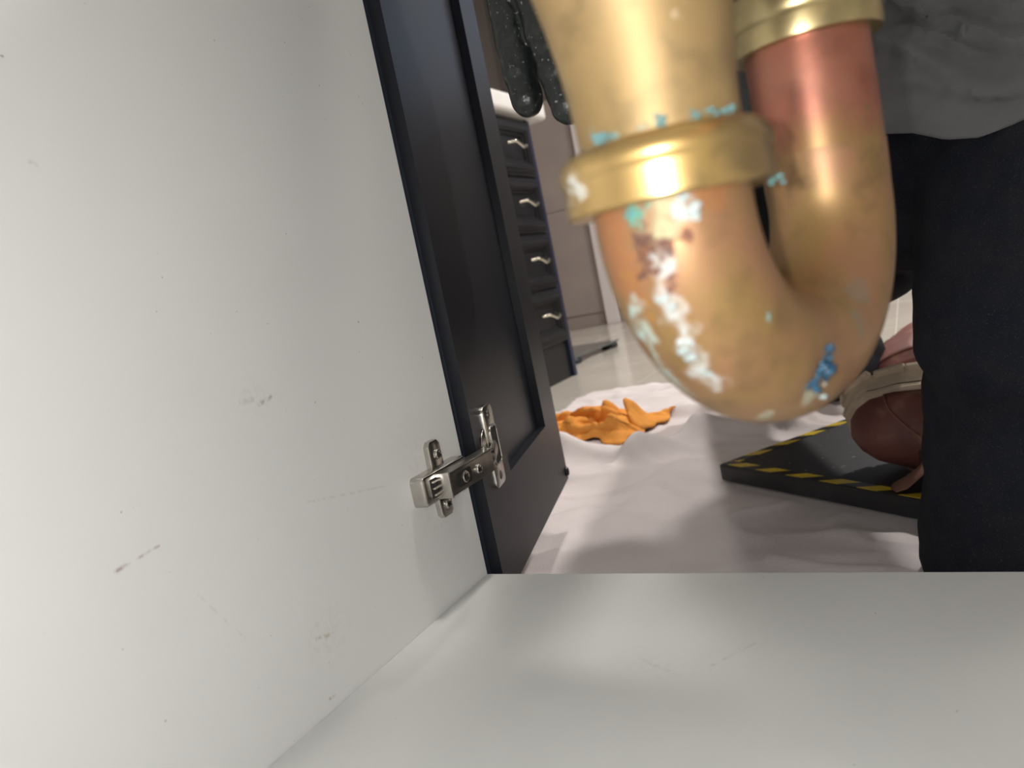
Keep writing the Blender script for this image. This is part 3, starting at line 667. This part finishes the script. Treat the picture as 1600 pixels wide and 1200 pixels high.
for sx in (-1, 1):
    e_ = MB().ball(HEAD + Vector((sx * .031, -.078, .012)), .0125, n=14, m=10).build('eye', M_EYE, person, True)
    MB().ball(HEAD + Vector((sx * .031, -.0868, .010)), .0052, n=12, m=8).build('iris', M_IRIS, e_, True)
MB().tube([HEAD + Vector((-.024, -.076, -.053)), HEAD + Vector((-.01, -.086, -.051)), HEAD + Vector((.01, -.086, -.051)), HEAD + Vector((.024, -.076, -.053))], [.002, .005, .005, .002], 10).build('mouth', M_LIP, person, True)
hair = blobmesh([], .006, 4, balls=[(HEAD + Vector((0, .016, .022)), .104, .78, .93, 1.08)], post=lambda c, n: .004 * noise.noise(c * 60))
hb = bmesh.new(); hb.from_mesh(hair); bmesh.ops.delete(hb, geom=[v for v in hb.verts if v.co.z < HEAD.z - .035 or (v.co.y < HEAD.y - .055 and v.co.z < HEAD.z + .055)], context='VERTS'); hb.to_mesh(hair); hb.free()
link('hair', hair, M_HAIR, person, True)

def jean_post(c, n):
    a = .0055 * (abs(noise.noise(Vector((c.x * 9 + c.z * 5, c.y * 9, c.z * 22 - c.x * 12)))) - .25)
    b = .0018 * noise.noise(Vector((c.x * 30, c.y * 30, c.z * 60)))
    return a + b
trousers = blobmesh([
    [(PEL + Vector((-.07, .0, .05)), .115), (PEL + Vector((.07, -.01, .05)), .115)],
    [(HIPL + Vector((0, 0, .03)), .110), (HIPL.lerp(KNEA, .5), .098), (KNEA, .085), (KNEA + Vector((-.004, .0, -.05)), .091), (KNEA + Vector((-.004, .0, -.09)), .091)],
    [(KNEA + Vector((.01, .04, -.02)), .074), (KNEA.lerp(ANKA, .5), .060), (KNEA.lerp(ANKA, .92), .054)],
    [(Vector((.385, .200, .10)), .086), (HIPL + Vector((-.01, -.03, .03)), .105)],
    [(PEL + Vector((-.02, -.04, .0)), .105), (HIPR + Vector((.02, -.03, .02)), .11)], [(PEL + Vector((-.01, -.03, .0)), .105), (HIPL + Vector((-.01, .0, .02)), .11)],
    [(HIPR, .122), (HIPR.lerp(KNEB, .5), .104), (KNEB, .082)], [(KNEB, .08), (KNEB.lerp(ANKB, .5), .068), (KNEB.lerp(ANKB, .95), .058)],
    [(Vector((.125, .875, -.035)), .055), (Vector((.17, .90, -.035)), .056), (ANKB + Vector((-.01, -.01, .0)), .054)], [(KNEB, .075), (Vector((.125, .88, -.03)), .056)]], .0065, 8, post=jean_post)
for v in trousers.vertices:                                          # the cloth of the jeans rests on the floor
    if v.co.z < ZF + .008: v.co.z = ZF + .008
link('jeans', trousers, M_JEAN, person, True)
CREASES = [((.305, .356), (.405, .276), .013), ((.325, .322), (.380, .284), .008), ((.30, .287), (.40, .256), .007), ((.345, .347), (.41, .300), .009), ((.29, .33), (.345, .283), .007), ((.24, .40), (.33, .36), .010), ((.22, .34), (.29, .30), .009), ((.40, .35), (.47, .33), .008)]
def shirt_post(c, n):
    q = c.z * 30 + c.x * 17 + 5 * noise.noise(c * 4)
    d = .006 * (abs(math.sin(q * .55)) ** 1.6 - .4) * (.55 + .45 * noise.noise(Vector((c.x * 6, c.y * 6, c.z * 9)))) + .002 * noise.noise(c * 40)
    if c.z < .45 and c.y < .32:
        for (ax, az), (bx, bz), h in CREASES:
            dx, dz = bx - ax, bz - az; L = math.hypot(dx, dz); t = ((c.x - ax) * dx + (c.z - az) * dz) / L / L
            s_ = ((c.z - az) * dx - (c.x - ax) * dz) / L + .004 * noise.noise(Vector((c.x * 22, c.z * 22, 3)))     # height above the crease
            e_ = max(0, 1 - max(0, max(-t, t - 1)) * 5)
            d += e_ * h * (math.exp(-max(0, s_) / .016) if s_ > 0 else -.45 * math.exp(s_ / .006)) * (.6 + .4 * math.sin(math.pi * min(1, max(0, t))))
    return d
shirt = blobmesh([
    [(Vector((.26, .36, .36)), .135), (Vector((.44, .36, .36)), .14)], [(Vector((.35, .35, .33)), .150), (CHE, .15), (CHE + Vector((0, -.05, .08)), .13), (NEC - Vector((0, -.02, .04)), .08)],
    [(CHE + Vector((0, -.06, .08)), .11), (SHR, .078), (ELR, .062), (ELR.lerp(WRR, .45), .052)], [(CHE + Vector((0, -.06, .08)), .11), (SHL, .078), (ELL, .062), (ELL.lerp(WRL, .3), .052)],
    [(Vector((.24, .36, .27)), .14), (Vector((.46, .345, .27)), .15)], [(Vector((.30, .34, .27)), .15), (Vector((.42, .335, .27)), .155)]], .0042, 8, post=shirt_post)
hb = bmesh.new(); hb.from_mesh(shirt); bmesh.ops.bisect_plane(hb, geom=hb.verts[:] + hb.edges[:] + hb.faces[:], plane_co=(0, 0, .243), plane_no=(0, 0, -1), clear_outer=True)
for v in hb.verts:
    if v.co.z < .40: v.co.z += float(np.interp(v.co.x, [.2, .29, .32, .34, .36, .38, .42, .5], [.03, .021, .014, .004, 0.0, .003, .012, .03])) * (.40 - v.co.z) / .15
hb.to_mesh(shirt); hb.free()
so_ = link('shirt', shirt, M_SHIRT, person, True).modifiers.new('hem', 'SOLIDIFY'); so_.thickness = .003

# gloved hands: palm, four separate fingers, thumb
def glove(F, name):
    """F maps hand space (x across towards the thumb, y out of the back of the hand, z towards the wrist; fingertips at -z) to the world"""
    P = lambda x, y, z: F @ Vector((x, y, z))
    ch = []
    def finger(x0, xt, zt, rb, rt, bend, zb=.0):
        seg = [(0, 0), (.42, .55), (.72, .9), (1, 1)]; L = zb - zt; out = []
        for k in range(29):
            t = k / 28; z = zb - L * t; y = -bend * t * t
            r = rb + (rt - rb) * t
            for j, w_ in ((.40, .035), (.70, .03)):
                r *= 1 + .07 * math.exp(-((t - j) / .05) ** 2) - .09 * math.exp(-((t - j - .075) / .025) ** 2) - .09 * math.exp(-((t - j + .075) / .025) ** 2)
            if k == 28: r *= .82
            out.append((P(x0 + (xt - x0) * t, y, z), r))
        ch.append(out)
    finger(-.030, -.0290, -.0640, .0104, .0094, .004)
    finger(-.0105, -.0055, -.0790, .0110, .0092, .006)
    finger(.0105, .0150, -.0840, .0112, .0094, .008)
    finger(.0310, .0350, -.0770, .0102, .0086, .012)
    for x in (-.030, -.0105, .0105, .031): ch.append([(P(x, 0, .004), .0112), (P(x * .72, -.001, .085), .0150)])
    ch.append([(P(-.012, 0, .09), .023), (P(0, 0, .135), .030)]); ch.append([(P(.012, 0, .09), .023), (P(0, 0, .135), .030)])
    ch.append([(P(.026, -.006, .070), .016), (P(.050, -.014, .038), .0135), (P(.064, -.018, .010), .0112), (P(.072, -.020, -.018), .0095)])
    me = blobmesh(ch, .00165, 2, post=lambda c, n: .0005 * noise.noise(c * 180))
    return link(name, me, M_GLOVE, person, True)
def frame(o, z, y):
    z = Vector(z).normalized(); y = Vector(y); y = (y - z * y.dot(z)).normalized(); x = y.cross(z)
    return Matrix(((x.x, y.x, z.x, o[0]), (x.y, y.y, z.y, o[1]), (x.z, y.z, z.z, o[2]), (0, 0, 0, 1)))
# right hand hangs behind the inlet with its back towards the lens: fingertips down, thumb towards the second nut
GF = frame((.1535, -.0510, .3730), (-.06, .20, 1.0), (-.30, -1, .10))
# (x axis must run towards +x in the room)
if GF.col[0].x < 0: GF.col[0] = -GF.col[0]
glove(GF @ Matrix.Diagonal((1.1, 1.12, 1.0, 1)), 'glove')
glove(frame((.60, .13, .12), (.0, .35, 1.0), (0, -1, .3)), 'glove')

# shoes
def shoe(F, mirror=1):
    T = lambda p: F @ Vector((p[0], p[1] * mirror, p[2]))
    Ls = [-.146, -.135, -.11, -.07, -.02, .03, .07, .10, .125, .14, .148]
    Wd = [.012, .026, .036, .037, .034, .040, .047, .046, .037, .022, .006]
    off = [0, 0, 0, 0, -.002, -.003, -.003, -.004, -.007, -.009, -.010]
    Hh = [.060, .075, .085, .090, .092, .083, .066, .056, .050, .040, .026]
    def interp(a, x):
        for i in range(len(Ls) - 1):
            if Ls[i] <= x <= Ls[i + 1]: t = (x - Ls[i]) / (Ls[i + 1] - Ls[i]); t2 = t; return a[i] + (a[i + 1] - a[i]) * t2
        return a[-1]
    xs = [-.146 + .294 * (0.5 - 0.5 * math.cos(math.pi * i / 44)) for i in range(45)]
    n = 28; vs = []
    for x in xs:
        w_, h, o_ = interp(Wd, x), interp(Hh, x), interp(off, x)
        for j in range(n):
            a = 2 * math.pi * j / n; c, s = math.cos(a), math.sin(a)
            y = o_ + w_ * .985 * (abs(c) ** .8) * (1 if c > 0 else -1) * (1 - .22 * max(0, s))
            z = .022 + (h - .0) * (max(0, s) ** .8) if s > 0 else .022 + .004 * s
            vs.append(T((x, y, z)))
    fs = [(i * n + j, i * n + (j + 1) % n, (i + 1) * n + (j + 1) % n, (i + 1) * n + j) for i in range(len(xs) - 1) for j in range(n)] + [tuple(range(n)), tuple((len(xs) - 1) * n + j for j in range(n))]
    up = MB().add(vs, fs).build('shoe', M_LEATH, person, True)
    # outline of the sole
    ol = [(x + (.006 if x > .12 else -.004 if x < -.13 else 0), interp(off, x) + interp(Wd, x) + .006) for x in xs] + [(x + (.006 if x > .12 else -.004 if x < -.13 else 0), interp(off, x) - interp(Wd, x) - .006) for x in reversed(xs)]
    ol = ol[::-1]
    def layer(z0, z1, sc, name, m):
        k = len(ol); vs = [T((p[0] * sc, p[1] * sc, z0)) for p in ol] + [T((p[0] * sc, p[1] * sc, z1)) for p in ol]
        o_ = MB().add(vs, [(i, (i + 1) % k, k + (i + 1) % k, k + i) for i in range(k)] + [tuple(range(k)), tuple(range(k, 2 * k))]).build(name, m, up); autosmooth(o_); return o_
    layer(-.002, .0185, 1.0, 'sole', M_SOLE); layer(.0185, .0215, .965, 'welt', M_WELT); layer(.0215, .0265, .985, 'welt_rand', M_SOLE)
    # lugs around the tread edge
    mb = MB()
    for i in range(0, len(ol), 2):
        p = ol[i]; q = ol[(i + 1) % len(ol)]; d = math.atan2(q[1] - p[1], q[0] - p[0])
        LM = Matrix.Translation((p[0] * .97, p[1] * .97, 0)) @ Matrix.Rotation(d, 4, 'Z')
        n0 = len(mb.v); mb.box((-.0085, -.008, -.0030), (.0085, .0004, .004), .0015, 1, LM)
        for t in range(n0, len(mb.v)): mb.v[t] = tuple(T(mb.v[t]))
    mb.build('tread_lugs', M_SOLE, up)
    # quarter panel overlay with its seam, lace stay, eyelets, laces
    def surf(x, a, lift=.0012):
        w_, h, o_ = interp(Wd, x), interp(Hh, x), interp(off, x); c, s = math.cos(a), math.sin(a)
        y = o_ + (w_ * .985 + lift) * (abs(c) ** .8) * (1 if c > 0 else -1) * (1 - .22 * max(0, s)); z = .022 + (h + lift) * (max(0, s) ** .8); return (x, y, z)
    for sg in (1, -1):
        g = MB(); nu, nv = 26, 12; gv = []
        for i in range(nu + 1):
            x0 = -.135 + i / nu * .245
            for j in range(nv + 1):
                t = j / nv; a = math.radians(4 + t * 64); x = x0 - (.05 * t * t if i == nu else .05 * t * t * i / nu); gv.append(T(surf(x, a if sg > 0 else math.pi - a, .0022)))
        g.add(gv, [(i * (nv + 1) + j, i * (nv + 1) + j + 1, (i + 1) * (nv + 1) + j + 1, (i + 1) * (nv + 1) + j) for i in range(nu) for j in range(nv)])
        qo = g.build('quarter_panel', M_LEATD if sg * mirror > 0 else M_LEATH, up, True); so = qo.modifiers.new('t', 'SOLIDIFY'); so.thickness = .0014  # darker leather on the lower quarter paints in the shade on that side
        st = [T(surf(.110 - .05 * t * t, math.radians(4 + t * 64) if sg > 0 else math.pi - math.radians(4 + t * 64), .0036)) for t in [k / 12 for k in range(13)]]
        MB().tube(st, .0008, 6).build('seam', M_LACE, up, True)
        for k in range(4):
            x = .072 - k * .021; a = math.radians(57); a = a if sg > 0 else math.pi - a
            c = Vector(surf(x, a, .0038)); c2 = Vector(surf(x, a, .0068)); ax_ = (c2 - c)
            n0 = MB().lathe([(.0026, -.001), (.0042, 0), (.0042, .0008), (.0026, .0012)], (0, 0, 0), 14, ax_); n0.v = [tuple(T(Vector(v) + c)) for v in n0.v]
            n0.build('eyelet', M_NICKEL, up, True)
    for k in range(4):
        x = .072 - k * .021; pth = []
        for t in range(9):
            a = math.radians(57 + t / 8 * 66); q = Vector(surf(x - (.010 if t > 4 else 0) * (t - 4) / 4, a, .0045 + .004 * math.sin(math.pi * t / 8))); pth.append(T(q))
        MB().tube(pth, .0022, 8).build('lace', M_LACE, up, True)
    MB().tube([T(surf(.084, math.pi / 2, .002)), T(surf(.03, math.pi / 2, .005)), T(surf(-.05, math.pi / 2, .010)), T((-.07, 0, .125))], [(.004, .017), (.004, .019), (.004, .021), (.003, .021)], 16, up=(F.to_3x3() @ Vector((0, 0, 1)))).build('tongue', M_LEATD, up, True)
    MB().tube([T((-.085, 0, .085)), T((-.088, 0, .115)), T((-.092, 0, .140))], [(.043, .036), (.043, .037), (.041, .036)], 24, up=(F.to_3x3() @ Vector((1, 0, 0)))).build('collar', M_LEATD, up, True)
    return up
def sframe(o, toe, sole):
    x = Vector(toe).normalized(); z = -Vector(sole); z = (z - x * z.dot(x)).normalized(); y = z.cross(x)
    return Matrix(((x.x, y.x, z.x, o[0]), (x.y, y.y, z.y, o[1]), (x.z, y.z, z.z, o[2]), (0, 0, 0, 1)))
s1 = shoe(sframe((.377, .452, -.007), (-1, .03, -.02), (0, .86, .50))); s1['label'] = 'oxblood leather shoe lying on its side on the mat'
s2 = shoe(sframe((.338, 1.060, -.042), (.06, 1, .0), (1, .05, .12)), -1); s2['label'] = 'oxblood shoe on its side behind the other one'
# loose end of a brown leather strap on the mat
mb = MB(); sp = [(.264, .368, -.068), (.272, .358, -.064), (.282, .349, -.056), (.292, .343, -.045), (.304, .338, -.034)]
mb.tube(sp, [(.0016, .005), (.0018, .012), (.0018, .016), (.0018, .017), (.0018, .015)], 12, up=(0, -.8, 1)); stp = mb.build('leather_strap', M_LACE, None, True, org=(.28, .40, MZ1))
tag(stp, 'short brown leather strap end lying on the black mat', 'strap')
